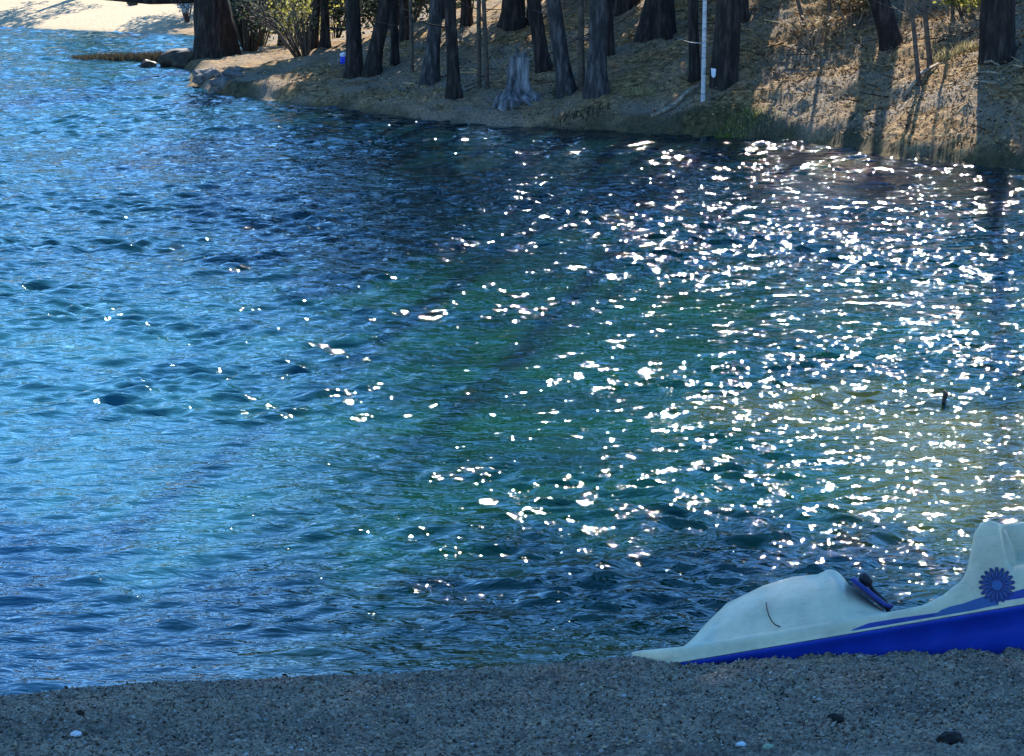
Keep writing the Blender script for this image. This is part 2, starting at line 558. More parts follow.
bar = smooth01((1.25 - np.hypot((WX - 3.7) / 2.2, (WY - 15.6) / 3.3) + 0.8 * fbm(WX, WY, 0.55, 3)) / 0.9) * 0.85
shoal = np.clip(np.maximum(sh_near, bar), 0, 1)
tag(link("lake_water", np_grid_mesh("lake_water", WX, WY, WZ, water_material(), attrs={"shoal": shoal, "far_dark": .9 * smooth01((WY - 21 + 3 * fbm(WX, WY, .2, 3)) / 9) * smooth01((WX + 9) / 7), "open": smooth01((-.2 - WX + .6 * fbm(WX, WY, .25, 3)) / 3.5) * (.25 + .75 * smooth01((30 - WY) / 16))})), kind="structure")

# ------------------------------------------------------------------ trees
def crown_mesh(name, seed, mat, n_clump=70, per=34, needle=0.11, spread=0.13, low=0.0):
    random.seed(seed)
    mb = MB()
    for c in range(n_clump):
        z = random.random() ** 0.8
        r = (1 - 0.75 * z) * math.sqrt(random.random()) * 0.95 + 0.05
        th = random.uniform(0, 6.283)
        ctr = Vector((r * math.cos(th), r * math.sin(th), z * 0.95))
        base = random.random()
        for k in range(per):
            q = ctr + Vector((random.gauss(0, spread), random.gauss(0, spread), random.gauss(0, spread * 0.33)))
            mb.leaf(q, needle * random.uniform(0.6, 1.4), min(1, max(0, base * 0.7 + random.random() * 0.3)), 0.3)
    return mb.mesh(name, mat)

CROWNS = [crown_mesh("pine_crown", s, M["needles"]) for s in (1, 2, 3)]
CROWNS_THICK = [crown_mesh("pine_crown", s, M["needles"], 115, 34, 0.12, 0.115) for s in (4, 5)]

def tree(name, label, base, w, height, lean=(0, 0), bark="bark", crown_r=1.6, crown_frac=0.45, crowns=None, group=None, cat="tree",
         limbs=5, flare=0.32, stubs=3, crown=True, seed=0, lobes=5, tall=False):
    random.seed(seed * 13 + 5)
    if tall:                                      # bare tall bole, crown height set so its shade starts at the near shore
        cb_ = .80 * (base[1] - (12.9 if 5.2 < base[0] < 10 else 11.5)) - base[2] + .35
        height, crown_frac = cb_ + 9.5, 9.5 / (cb_ + 9.5)
    t = empty(name, base, label, cat, group)
    mb = MB()
    n = 22
    pts, rad, fl = [], [], []
    wob = [random.uniform(0, 6.28) for _ in range(2)]
    for i in range(n + 1):
        f = (i / n) ** 1.7
        z = -0.4 + (height + 0.4) * f
        zz = max(z, 0)
        le = min(zz, 3.0) + max(0, zz - 3) * 0.25
        x = lean[0] * le + 0.05 * w * math.sin(zz * 1.3 + wob[0]) * min(1, zz)
        y = lean[1] * le + 0.05 * w * math.sin(zz * 1.1 + wob[1]) * min(1, zz)
        pts.append((x, y, z))
        fr = math.exp(-max(z + 0.05, 0) / (w * 0.9 + 0.02))
        tp = min(1, max(0, (zz - 2.0) / 3.0))
        rad.append(w / 2 * (1 - 0.8 * zz / height) * (1 - .65 * tp * (w > .2)) * (1 + flare * fr) + 0.004)
        fl.append(0.32 * fr * (1 if flare > 0.3 else 0.3))
    fl.append(lobes)
    mb.tube(pts, rad, 16, rough=0.16, flare=fl, seed=seed)
    P = [Vector(p) for p in pts]
    def on(z):
        for a, b in zip(P, P[1:]):
            if a.z <= z <= b.z:
                return a.lerp(b, (z - a.z) / (b.z - a.z))
        return P[-1]
    for i in range(stubs):                       # dead lower limbs
        z = random.uniform(0.8, min(4, height * 0.4))
        th = random.uniform(0, 6.28)
        ln = random.uniform(0.3, 0.9)
        a = on(z)
        d = Vector((math.cos(th), math.sin(th), random.uniform(-0.1, 0.4)))
        mb.tube([a, a + d * ln * 0.5, a + d * ln + Vector((0, 0, 0.05))], [w * 0.06 + 0.006, w * 0.04 + 0.004, 0.003], 5)
    cb = height * (1 - crown_frac)
    for i in range(limbs):
        z = cb + (height - cb) * (i + 0.5) / limbs * 0.85
        th = random.uniform(0, 6.28)
        ln = crown_r * random.uniform(0.5, 0.9) * (1 - 0.6 * (z - cb) / (height - cb + 0.01))
        a = on(z)
        d = Vector((math.cos(th), math.sin(th), 0.15))
        mb.tube([a, a + d * ln * 0.5, a + d * ln], [w * 0.1, w * 0.06, 0.01], 5)
    mb.build("trunk", M[bark], t, smooth=True)
    if crown:
        me = (crowns or CROWNS)[seed % len(crowns or CROWNS)]
        c = link("crown", me, t)
        c.location = on(cb)
        c.scale = (crown_r, crown_r, height - cb)
        c.rotation_euler = (0, 0, seed * 1.7)
    return t

SHORE = "trees along the far bank"
def shore_tree(name, label, px, py, wpx, top_px, height, lean_y=0.0, **kw):
    b = ground(px, py)
    w = wpx * b.y / F
    lx = (top_px - px) / max(py, 20) - 0.02 * (px - 512) / 490
    return tree(name, label, b, w, height, (lx, lean_y), group=SHORE, **kw)

T = [
 # name, label, px, base py, width, px at top, height, extras
 ("pine_tree", "massive dark trunk at the water's edge by the black boulder, widest tree on the bank", 216, 57, 38, 211, 9, dict(crown_r=1.3, flare=0.15)),
 ("pine_tree", "crooked dark trunk growing out of the shrub left of the blue bundle", 314, 48, 8, 317, 7, dict(crown_r=1.2)),
 ("sapling", "thin bare pole beside the crooked trunk behind the blue bundle", 324, 42, 4, 322, 5, dict(crown_r=0.7, flare=0.1, stubs=4)),
 ("pine_tree", "straight dark trunk directly right of the small blue bundle", 355, 76, 15, 352, 10, dict()),
 ("pine_tree", "trunk leaning right, its foot touching the straight trunk by the blue bundle", 372, 74, 14, 386, 10, dict()),
 ("pine_tree", "slender black trunk in front of the pale sunlit gap", 395, 65, 8, 394, 9, dict(crown_r=1.2)),
 ("sapling", "very thin bare sapling between the slender black trunk and the bluish leaning trunk", 412, 72, 4, 411, 5, dict(crown_r=0.6, flare=0.1, stubs=4)),
 ("pine_tree", "bluish grey trunk leaning slightly right, left of the slim trunk nearest the water", 429, 83, 14, 438, 11, dict(bark="grey_bark")),
 ("pine_tree", "slim dark trunk standing low on the bank left of the twin thin stems", 454, 96, 12, 451, 11, dict()),
 ("sapling", "left stem of the twin thin saplings beside the stump", 479, 89, 4.5, 479, 7, dict(crown_r=0.7, flare=0.15)),
 ("sapling", "right stem of the twin thin saplings, closest to the stump", 487, 89, 4.5, 484, 7, dict(crown_r=0.7, flare=0.15)),
 ("pine_tree", "broad black trunk high on the bank behind the stump", 513, 27, 21, 514, 12, dict()),
 ("pine_tree", "dark trunk leaning left just behind the weathered stump", 544, 71, 14, 533, 12, dict()),
 ("pine_tree", "trunk leaning left at the water side, first right of the stump", 566, 95, 16, 554, 13, dict(bark="grey_bark")),
 ("sapling", "thin dark pole between the two thick trunks right of the stump", 582, 90, 6, 580, 9, dict(crown_r=0.9, flare=0.15)),
 ("pine_tree", "thick grey trunk low on the bank, second thick one right of the stump", 597, 94, 18, 598, 14, dict(bark="grey_bark")),
 ("pine_tree", "dark trunk half hidden behind the thick grey trunk right of the stump", 610, 55, 9, 607, 13, dict()),
 ("pine_tree", "black trunk foot high up the bank, between the thick grey trunk and the flared foot", 625, 10, 24, 626, 31, dict(tall=True)),
 ("pine_tree", "trunk with a wide flared foot high on the sunlit slope", 656, 37, 25, 660, 31, dict(tall=True, flare=0.6)),
 ("pine_tree", "dark narrow trunk leaning close behind the white birch sapling", 695, 82, 10, 692, 31, dict(tall=True)),
 ("birch_sapling", "slender white barked birch stem standing near the water", 703, 100, 4, 704, 8, dict(bark="birch_bark", crown_r=0.8, flare=0.1, stubs=1)),
 ("pine_tree", "thick dark trunk right of the white birch stem, with a pale marker at its foot", 724, 80, 26, 730, 31, dict(tall=True, flare=0.15)),
 ("pine_tree", "dark trunk set behind the thick trunk beside the white birch", 741, 22, 13, 741, 31, dict(tall=True)),
 ("sapling", "thin stem leaning left over the brush heap", 806, 32, 3.5, 797, 4, dict(crown_r=0.5, flare=0.1)),
 ("sapling", "thin dark upright stem just left of the leaning tree on the sunny slope", 829, 24, 4, 829, 4, dict(crown_r=0.5, flare=0.1)),
 ("pine_tree", "dark trunk tilting left out of the sunny leaf covered slope", 893, 46, 19, 877, 31, dict(tall=True, flare=0.3)),
 ("sapling", "bare bent sapling on the sunny slope, taller foot lower down than its neighbour", 919, 86, 4.5, 910, 5, dict(crown_r=0.5, flare=0.1, stubs=2)),
 ("sapling", "bare sapling with a forked foot between the bent sapling and the big right trunk", 930, 66, 5, 923, 5, dict(crown_r=0.5, flare=0.3, stubs=2)),
 ("sapling", "short thin stem high on the slope left of the big right trunk", 953, 20, 3.5, 952, 4, dict(crown_r=0.4, flare=0.1)),
 ("pine_tree", "tall thick trunk at the right end of the bank, above a long dark shadow", 997, 58, 32, 998, 31, dict(tall=True, flare=0.06)),
]
for i, (nm, lb, px, py, wpx, tp, hh, kw) in enumerate(T):
    kw = dict(kw)
    if kw.get("tall"):
        kw.update(crown_r=2.6, crown_frac=.33, crowns=CROWNS_THICK, limbs=7)
    else:
        kw.setdefault("crown_r", 1.0)
    if nm == "sapling":
        kw.setdefault("bark", "twig")
        kw.setdefault("cat", "sapling")
        kw["crown_frac"] = 0.35
        kw["limbs"] = 3
    if nm == "birch_sapling":
        kw["cat"] = "birch"
    shore_tree(nm, lb, px, py, wpx, tp, hh, seed=i + 1, **kw)

# pines further up the bank, outside the frame: they shade the near beach and the bank
def off_tree(x, y, w, h, cr, frac, seed, thick=True, tall=False, label="tall pine growing on the bank beyond the edge of the view"):
    return tree("pine_tree", label, (x, y, gz(x, y)), w, h, (0, 0), crown_r=cr, crown_frac=frac,
                crowns=CROWNS_THICK if thick else CROWNS, group="pines outside the view", seed=seed, limbs=7, tall=tall)
OFF = [(9.3, 38.6, .28, 29.5, 2.6, .32), (12.0, 38.6, .28, 29, 2.5, .32), (4.6, 44.5, .28, 33, 2.6, .3), (8.75, 40.9, .26, 31, 2.6, .3),
       (6.6, 45.2, .28, 32, 2.6, .3), (10.4, 43, .28, 33, 2.6, .3), (3.4, 47.6, .26, 34, 2.6, .3), (6.7, 43.9, .26, 34, 2.6, .3)]
for i, a in enumerate(OFF):
    off_tree(*a, seed=40 + i, tall=True)
SEEN = {0: "added young shade pine behind the stems of the large dusky shrub",
        1: "added young shade pine beside the thin bare pole, left of the blue bundle",
        2: "added young shade pine hidden behind the slender black trunk by the pale gap",
        3: "added young shade pine between the slender black trunk and the very thin sapling",
        4: "added young shade pine further up the bank, left of the twin thin saplings",
        5: "added young shade pine behind the dark trunk leaning left by the stump",
        10: "added young shade pine up the bank between the bluish trunk and the slim trunk"}
BACK = [(-5.6, 61.5, 4.5), (-4.0, 54, 5), (-2.6, 56, 6), (-2.2, 51.5, 5), (-.9, 50, 5.2), (.4, 48.6, 5), (1.6, 49.6, 6), (2.7, 47, 4.6),
        (4.3, 46.6, 4), (3.6, 50, 6), (-1.5, 54, 7), (.8, 53, 7), (9.5, 46, 6), (6.9, 51, 4.5),
        (3.6, 60, 9), (5.8, 58.5, 9.5), (8, 60, 10), (10.2, 58, 10), (12.4, 60, 10), (14.6, 58.5, 10), (17, 60, 10), (19.5, 58, 10), (7, 64, 12), (11.4, 64.5, 12.5), (15.6, 64, 12)]
for i, (x, y, h) in enumerate(BACK):  # added pines: shade for the bank, dark reflections for the water
    off_tree(x, y, .2, h, 1.55 if i < 9 else 1.3 if h < 8 else 1.75, .78, seed=60 + i, thick=i < 9 or i % 2 == 0, label=SEEN.get(i) or "bushy young pine added unseen above the bank for shade and dark reflections")
for i, (x, y, h) in enumerate([(-8.6, 78, 7), (-13.5, 82, 8), (-21, 82, 7)]):
    off_tree(x, y, .35, h, 1.7, .6, seed=90 + i, thick=False, label="pine behind the far sandy beach above the view")

# the low limb of the massive left tree
big = [o for o in COL.objects if o.get("label", "").startswith("massive dark trunk")][0]
mb = MB()
bw = Vector(big.location)
p0 = at_y(214, -4, bw.y) - bw
p1 = at_y(150, 1, bw.y) - bw
p2 = at_y(84, -3, bw.y) - bw
mb.tube([p0, p0.lerp(p1, .5) + Vector((0, .1, -.03)), p1, p2], [0.12, 0.09, 0.075, 0.03], 8)
mb.tube([p1, p1 + Vector((-.5, .2, .25)), p1 + Vector((-.8, .2, .5))], [0.03, 0.02, 0.008], 6)
mb.build("branch", M["bark"], big, smooth=True)

# stump
def stump(px, py):
    random.seed(3)
    b = ground(px, py)
    t = empty("tree_stump", b, "weathered pale grey tree stump with spreading roots at the water's edge", "stump")
    s = b.y / F
    mb = MB()
    pts = [(0, 0, -.2), (0, 0, 0), (0.01, 0, 5 * s), (.01, 0, 12 * s), (0.03, 0, 24 * s), (0.05, 0, 34 * s), (0.06, 0, 42 * s)]
    rad = [19 * s, 17 * s, 13.5 * s, 11 * s, 9.5 * s, 9 * s, 8 * s]
    mb.tube(pts, rad, 40, rough=0.55, flare=[.45, .45, .32, .2, .12, .1, .1, 4], seed=2)
    for k, (dx, dz) in enumerate(((-3, 9), (2, 6), (5, 4), (-6, 3))):          # jagged broken top
        mb.tube([(0.06 + dx * s, (-2 + k) * s, 36 * s), (0.06 + dx * s * 1.1, (-2 + k) * s, (42 + dz) * s)], [4 * s, 0.8 * s], 6)
    mb.build("stump_body", M["stump_wood"], t, smooth=False)
    for th, ln in ((200, 24), (245, 19), (300, 22), (350, 20), (160, 18)):
        c = Vector((math.cos(R(th)), math.sin(R(th)), 0))
        m2 = MB()
        q = []
        for f in (0.3, .6, .85, 1.0, 1.2):
            p = c * (ln * s * f * 1.15)
            z = gz(b.x + p.x, b.y + p.y) - b.z + (9 * s * max(0, 1 - f) - 0.02)
            q.append((p.x, p.y, z))
        m2.tube(q, [6 * s, 4.6 * s, 3.6 * s, 2.6 * s, 1.2 * s], 8, rough=.2, seed=th)
        m2.build("root", M["stump_wood"], t, smooth=True)
    return t
stump(517, 100)

# ------------------------------------------------------------------ shrubs, brush, reeds
def shrub(name, label, base, rad, h, stems, leaves, leaf, size, stem="twig", cat="shrub", lean=0.0, stem_r=0.02, seed=0, group=None, fill=0.25):
    random.seed(seed + 100)
    t = empty(name, base, label, cat, group)
    st, lf = MB(), MB()
    tips = []
    for i in range(stems):
        th = random.uniform(0, 6.28)
        r = rad * random.uniform(0.3, 1)
        hh = h * random.uniform(0.55, 1)
        d = Vector((math.cos(th) * r + lean * hh, math.sin(th) * r * 0.7, hh))
        p0 = Vector((math.cos(th) * 0.1 * rad, math.sin(th) * 0.1 * rad, -0.1))
        mid = d * 0.5 + Vector((random.uniform(-.1, .1) * rad, 0, h * 0.12))
        sr = stem_r * random.uniform(.5, 1.2)
        st.tube([p0, p0.lerp(mid, .5), mid, d], [sr, sr * .8, sr * .6, sr * .2], 5)
        tips += [(mid, d)]
        for k in range(3):
            f = random.uniform(.35, .9)
            a = mid.lerp(d, f)
            e = a + Vector((random.uniform(-.3, .3) * rad, random.uniform(-.3, .3) * rad, random.uniform(0, .25) * h))
            st.tube([a, e], [sr * .4, sr * .12], 4)
            tips.append((a, e))
    for i in range(leaves):
        a, e = random.choice(tips)
        p = a.lerp(e, random.uniform(-.5, 1.1)) + Vector([random.gauss(0, fill * rad * .5) for _ in range(3)])
        if p.z < 0.02:
            continue
        lf.leaf(p, size * random.uniform(.6, 1.4), random.random(), .6)
    st.build("stems", M[stem], t, smooth=True)
    if leaves:
        lf.build("foliage", M[leaf], t)
    return t

shrub("shrub", "large dusky shrub with arching stems spreading beside the massive left trunk", ground(250, 51), 1.1, 1.6, 50, 1300, "grey_leaves", .075, lean=0.05, stem_r=.03, seed=1)
shrub("shrub", "dark arching bush hanging over the shaded ground beside the crooked trunk", ground(303, 56), 1.0, 1.2, 24, 420, "grey_leaves", .07, lean=-.5, stem_r=.035, seed=2)
shrub("shrub", "bright yellow green bush glowing in sun behind the arching stems", (-5.0, 57.2, gz(-5.0, 57.2)), .85, .9, 26, 1300, "yellow_leaves", .07, seed=3, fill=.6)
for i, (x, y, rr, h, lb) in enumerate([
        (-6.3, 62.5, 1.2, 1.7, "dark dense bush behind the massive trunk and the yellow green bush"),
        (-4.4, 61.5, 1.0, 1.6, "dark dense bush behind the crooked trunk"),
        (-3.2, 62.5, .9, 1.2, "dark low bush seen between the straight trunk and the trunk leaning right"),
        (-1.7, 62.0, 1.0, 1.3, "dark bush far behind the very thin bare sapling")]):
    shrub("shrub", lb, (x, y, gz(x, y)), rr, h, 26, 3000, "grey_leaves", .1, seed=30 + i, fill=.7)
p = ground(338, 33); p.y += 2
shrub("shrub", "pale grey leaved bush between the crooked trunk and the straight trunk", (p.x, p.y, gz(p.x, p.y)), .8, 1.0, 18, 1500, "grey_leaves", .08, seed=4, fill=.4)
p = ground(403, 40); p.y += 3
shrub("shrub", "dim leafy bush behind the slender black trunk", (p.x, p.y, gz(p.x, p.y)), .9, 1.4, 12, 2400, "grey_leaves", .09, seed=5, fill=.4)
p = ground(468, 22); p.y += 2
shrub("shrub", "dull green bush up the bank behind the twin thin saplings", (p.x, p.y, gz(p.x, p.y)), .5, 1.0, 10, 600, "green_leaves", .08, seed=6, fill=.4)
shrub("shrub", "low tangle of leafless brush on the slope above the green grass", ground(812, 48), .7, .5, 26, 260, "dry_leaves", .07, stem="pale_twig", stem_r=.014, seed=7, cat="brush")
shrub("shrub", "rusty brown bracken clump left of the tilted trunk", ground(852, 24), .5, .45, 18, 420, "dry_leaves", .08, stem="pale_twig", stem_r=.01, seed=8, cat="bracken")
shrub("shrub", "fresh yellow green bush at the top of the slope left of the tilted trunk", ground(860, 12), .5, .45, 14, 900, "yellow_leaves", .07, stem_r=.01, seed=9)
shrub("shrub", "low yellow green bush at the top of the slope left of the big right trunk", ground(966, 14), .6, .45, 14, 900, "yellow_leaves", .07, stem_r=.01, seed=10)
shrub("shrub", "dry brush with bare twigs on the slope beside the forked sapling", ground(955, 42), .6, .3, 22, 160, "dry_leaves", .06, stem="pale_twig", stem_r=.01, seed=11, cat="brush")
p = ground(187, 22)
shrub("shrub", "pale bluish bush on the far beach seen just left of the massive trunk", p, .32, .95, 16, 900, "pale_leaves", .09, seed=12, fill=.5)

# grass tufts on the water's edge
def tuft(label, base, rad, h, n, leaf, seed, name="grass_tuft", cat="grass", wid=.012):
    random.seed(seed)
    mb = MB()
    for i in range(n):
        th, r = random.uniform(0, 6.28), rad * math.sqrt(random.random())
        a = Vector((r * math.cos(th), r * math.sin(th) * .5, -.03))
        if rad > .15:
            a.z += gz(base[0] + a.x, base[1] + a.y) - base[2]
        hh = h * random.uniform(.4, 1)
        tip = a + Vector((random.gauss(0, .35) * hh, random.gauss(0, .35) * hh, hh))
        s = Vector((wid * .5, 0, 0))
        md = a.lerp(tip, .55) + Vector((0, 0, .08 * hh))
        mb.add([a - s, a + s, md + s * .8, md - s * .8, tip], [(0, 1, 2, 3), (3, 2, 4)], random.random())
    k = 9
    ring = [(rad * 1.05 * math.cos(6.283 * i / k), rad * .55 * math.sin(6.283 * i / k), -.035) for i in range(k)]
    if rad < .15:
        mb.add(ring + [(0, 0, -.02)], [(i, (i + 1) % k, k) for i in range(k)], .1)
    o = mb.build(name, M[leaf])
    o.location = base
    return tag(o, label, cat)
tuft("bright green grass tuft at the waterline right of the white birch", ground(738, 132), .34, .12, 260, "grass", 1)
tuft("yellowish dry grass patch on the slope below the thick grey trunk", ground(640, 92), .3, .12, 260, "straw", 2)
tuft("yellow grass patch on the lit shelf just above the bright green tuft", ground(755, 118), .45, .1, 300, "straw", 3)
tuft("straw coloured grass clump on the slope under the forked sapling", ground(955, 56), .4, .22, 260, "straw", 4)
tuft("dark grass clump hanging over the water under the leaning trunk right of the stump", ground(575, 120), .6, .14, 320, "reed", 5)
tuft("dry grass blades poking up against the blue hull of the boat", near_ground(838, 664), .09, .09, 14, "straw", 6, wid=.004)
tuft("few straw blades by the boat close to the right edge", near_ground(932, 660), .10, .06, 16, "straw", 7, wid=.004)

# reed spit on the left
random.seed(77)
mb = MB()
a0, a1 = at_z(68, 58.5), at_z(166, 60.5)
for i in range(1500):
    f = random.random() ** .8
    b = a0.lerp(a1, f) + Vector((random.uniform(-.1, .1), random.uniform(-.35, .35), -.05))
    hh = (.05 + .18 * f ** .6) * random.uniform(.4, 1.15) + .05
    tp = b + Vector((random.gauss(0, .07), random.gauss(0, .05), hh))
    s = Vector((.016, 0, 0))
    mb.add([b - s, b + s, tp], [(0, 1, 2)], random.random())
o = mb.build("reeds", M["reed"])
tag(o, "dark low reeds on a thin spit reaching out left of the boulder", "reeds", kind="stuff")

def rock(name, label, loc, sx, sy, sz, seed, mat="rock", cat="rock", sub=3, rz=0.0, flat=0.0):
    bm = bmesh.new()
    bmesh.ops.create_icosphere(bm, subdivisions=sub, radius=1)
    for v in bm.verts:
        n = v.co.normalized()
        k = 1 + .35 * mnoise.noise(n * 1.4 + Vector((seed, 0, 0))) + .16 * mnoise.noise(n * 3.6 + Vector((0, seed, 0)))
        v.co = Vector((n.x * sx, n.y * sy, n.z * sz)) * k
        if flat and v.co.z > flat * sz:
            v.co.z = flat * sz + (v.co.z - flat * sz) * .2
    me = bpy.data.meshes.new(name)
    bm.to_mesh(me)
    bm.free()
    me.materials.append(M[mat])
    o = link(name, me)
    o.location = loc
    o.rotation_euler = (0, 0, rz)
    return tag(o, label, cat)

p = at_z(184, 66)
rock("boulder", "long flat topped black boulder at the foot of the massive left trunk", (p.x + .12, p.y, .14), .62, .35, .38, 4, "wet_log", "boulder", flat=.55)
p = at_z(148, 66.5)
rock("rock", "small dark rock alone in the water below the reeds", (p.x, p.y, .02), .21, .15, .13, 9, "wet_log")
for i, (px, py, s, lb) in enumerate([
        (207, 79, .32, "dark wet rock at the shoreline under the massive left trunk"),
        (232, 76, .22, "rounded shaded rock among the dapples right of the massive trunk"),
        (222, 86, .26, "low dark rock on the waterline at the pale sand strip"),
        (238, 71, .12, "small pale rock on the sunny dapple right of the massive trunk")]):
    p = ground(px, py)
    rock("rock", lb, (p.x, p.y, p.z + s * .1), s, s * .7, s * .5, 20 + i, "rock")
p = ground(133, 5)
rock("driftwood", "small brown piece of driftwood lying on the far sandy beach", (p.x, p.y, p.z + .05), .16, .1, .14, 33, "wet_log", "driftwood", 2)

# pale exposed roots under the right trunk, sticks
random.seed(5)
for i, (x0, y0, x1, y1, lb) in enumerate([
        (980, 57, 1004, 58, "pale root crossing right under the foot of the big right trunk"),
        (982, 66, 1000, 68, "second pale stick below the foot of the big right trunk"),
        (976, 76, 1001, 77, "third pale stick in the shadow of the big right trunk"),
        (974, 85, 998, 88, "lowest pale stick in the shadow of the big right trunk"),
        (905, 100, 938, 66, "pale fallen branch running down the slope under the forked sapling"),
        (806, 42, 822, 30, "pale broken stick on top of the brush heap"),
        (672, 110, 702, 86, "pale fallen branch at the water's edge left of the white birch"),
        (652, 120, 676, 108, "short sunlit stick at the waterline left of the white birch")]):
    a, b = ground(x0, y0), ground(x1, y1)
    mb = MB()
    mid = a.lerp(b, .5)
    mid.z = gz(mid.x, mid.y)
    up = Vector((0, 0, .035))
    mb.tube([a + up, mid + up * 1.6, b + up], [.03, .036, .022] if i > 3 else [.014, .02, .01], 7, rough=.3, seed=i)
    tag(mb.build("stick", M["pale_twig"], smooth=True), lb, "stick", "pale sticks and roots on the bank")

# leaf litter on the bank
random.seed(9)
mb = MB()
LX = rng.uniform(-6, 9.5, 80000)
LY = rng.uniform(33.5, 50, 80000)
LS = signed_dist(LX, LY)
dens = 0.25 + 0.75 * smooth01((LX - 2.0) / 3) + 0.5 * fbm(LX, LY, .6, 3)
ok = (LS > .15) & (rng.random(80000) < dens)
LX, LY = LX[ok], LY[ok]
LZ = far_h(LX, LY)
for x, y, z in zip(LX, LY, LZ):
    d = Vector((random.gauss(0, 1), random.gauss(0, 1), random.gauss(0, .5)))
    mb.leaf((x, y, z + random.uniform(.01, .045)), random.uniform(.025, .075), random.random(), .5, d)
for i in range(1500):
    x, y = random.uniform(-5.5, 9.3), random.uniform(34, 48)
    if signed_dist(np.array([x]), np.array([y]))[0] < .4 or random.random() > .35 + .65 * min(1, max(0, (x + 1) / 4)):
        continue
    z, th, ln = gz(x, y), random.uniform(0, 3.14), random.uniform(.12, .5)
    a = Vector((x, y, z + .03))
    e = Vector((x + math.cos(th) * ln, y + math.sin(th) * ln, 0))
    e.z = gz(e.x, e.y) + random.uniform(.02, .14)
    o = Vector((0, 0, random.uniform(.012, .03)))
    mb.add([a, e, e + o * .5, a + o], [(0, 1, 2, 3)], random.random() ** 2)
tag(mb.build("leaf_litter", M["dry_leaves"]), "dry brown leaves and twigs strewn over the far bank", "leaf litter", kind="stuff")

# dark bits of bark and leaf scattered over the near beach
mb = MB()
for i in range(900):
    x = random.uniform(-3, 3.3)
    y = np.interp(x, near[:, 0], near[:, 1]) - random.uniform(.03, 2.6)
    s_ = random.uniform(.008, .02) + .03 * random.random() ** 8
    mb.leaf((x, y, nz(x, y) + .006 + s_ * .2), s_, random.random() ** 1.6, random.uniform(.25, .7), Vector((random.gauss(0, 1), random.gauss(0, 1), random.gauss(0, .45))))
tag(mb.build("beach_litter", M["beach_bits"]), "small dark and pale bits of bark and leaf on the near beach", "beach litter", kind="stuff")

# small manmade things on the far bank
mat_blue, nt, b_ = node_mat("blue_cloth", .6, .3)
n = noise_n(nt, coords(nt), 30, 3)
L(nt, ramp(nt, n, [(.3, (.01, .03, .45)), (.7, (.02, .06, .65))]), b_.inputs["Base Color"])
M["blue_cloth"] = mat_blue
M["pale_cloth"] = noisy("pale_cloth", [(.3, (.55, .6, .68)), (.7, (.78, .8, .84))], 20)
p = ground(344, 64)
t = empty("bundle", p, "small bright blue bundle with a pale top lying left of the straight trunk", "bundle")
o = rock("cover", None, (0, 0, .06), .075, .07, .11, 51, "blue_cloth", None)
o.parent = t
o = rock("cover_top", None, (-.01, 0, .17), .06, .055, .05, 52, "pale_cloth", None)
o.parent = t

tr = [o for o in COL.objects if "pale marker at its foot" in o.get("label", "")][0]
tb = Vector(tr.location)
mb = MB()
for px0, px1, py0, py1 in ((711, 716, 68, 78),):
    yy = tb.y - .28
    q = [at_y(px0, py0, yy), at_y(px1, py0 + 1, yy), at_y(px1 - .5, py1 - 2, yy), at_y((px0 + px1) / 2, py1, yy), at_y(px0 + .5, py1 - 2, yy)]
    bk = [v + Vector((0, .02, 0)) for v in q]
    k = len(q)
    mb.add(q + bk, [tuple(range(k)), tuple(range(2 * k - 1, k - 1, -1))] + [(i, i + k, (i + 1) % k + k, (i + 1) % k) for i in range(k)])
tag(mb.build("trail_marker", M["pale_cloth"]), "tiny pale blue marker on the foot of the thick trunk right of the birch", "marker")

p = at_z(944, 402)
mb = MB()
mb.tube([(0, 0, -.2), (0, 0, .02), (.012, 0, .06), (-.005, 0, .09)], [.014, .016, .02, .008], 7, rough=.3)
mb.tube([(.008, 0, .05), (.035, .01, .075)], [.009, .004], 5)
o = mb.build("stick", M["wet_log"], smooth=True)
o.location = p
tag(o, "short dark stick poking out of the sparkling water", "stick")

# pebbles and clods on the near beach
M["white_stone"] = noisy("white_stone", [(.3, (.55, .52, .5)), (.7, (.8, .78, .76))], 20, bmp=.3)
M["green_stone"] = noisy("green_stone", [(.3, (.2, .26, .15)), (.7, (.36, .42, .28))], 20, bmp=.3)
M["peat"] = noisy("peat", [(.3, (.008, .007, .006)), (.7, (.045, .036, .03))], 30, bmp=1.0, bd=.03)
for px, py, s, mt, lb, cat, nm in [
        (741, 747, .022, "white_stone", "small white pebble on the near beach below the boat", "pebble", "pebble"),
        (768, 749, .02, "green_stone", "pale green stone just right of the white pebble", "pebble", "pebble"),
        (835, 722, .034, "peat", "dark clod of bark on the near beach under the boat's hood", "clod", "clod"),
        (951, 744, .05, "peat", "larger dark clod on the near beach below the flower decal", "clod", "clod"),
        (76, 736, .022, "white_stone", "pale pebble alone on the left of the near beach", "pebble", "pebble")]:
    p = near_ground(px, py)
    rock(nm, lb, (p.x, p.y, p.z + s * .3), s, s * .8, s * .55, px * .1, mt, cat, 3)

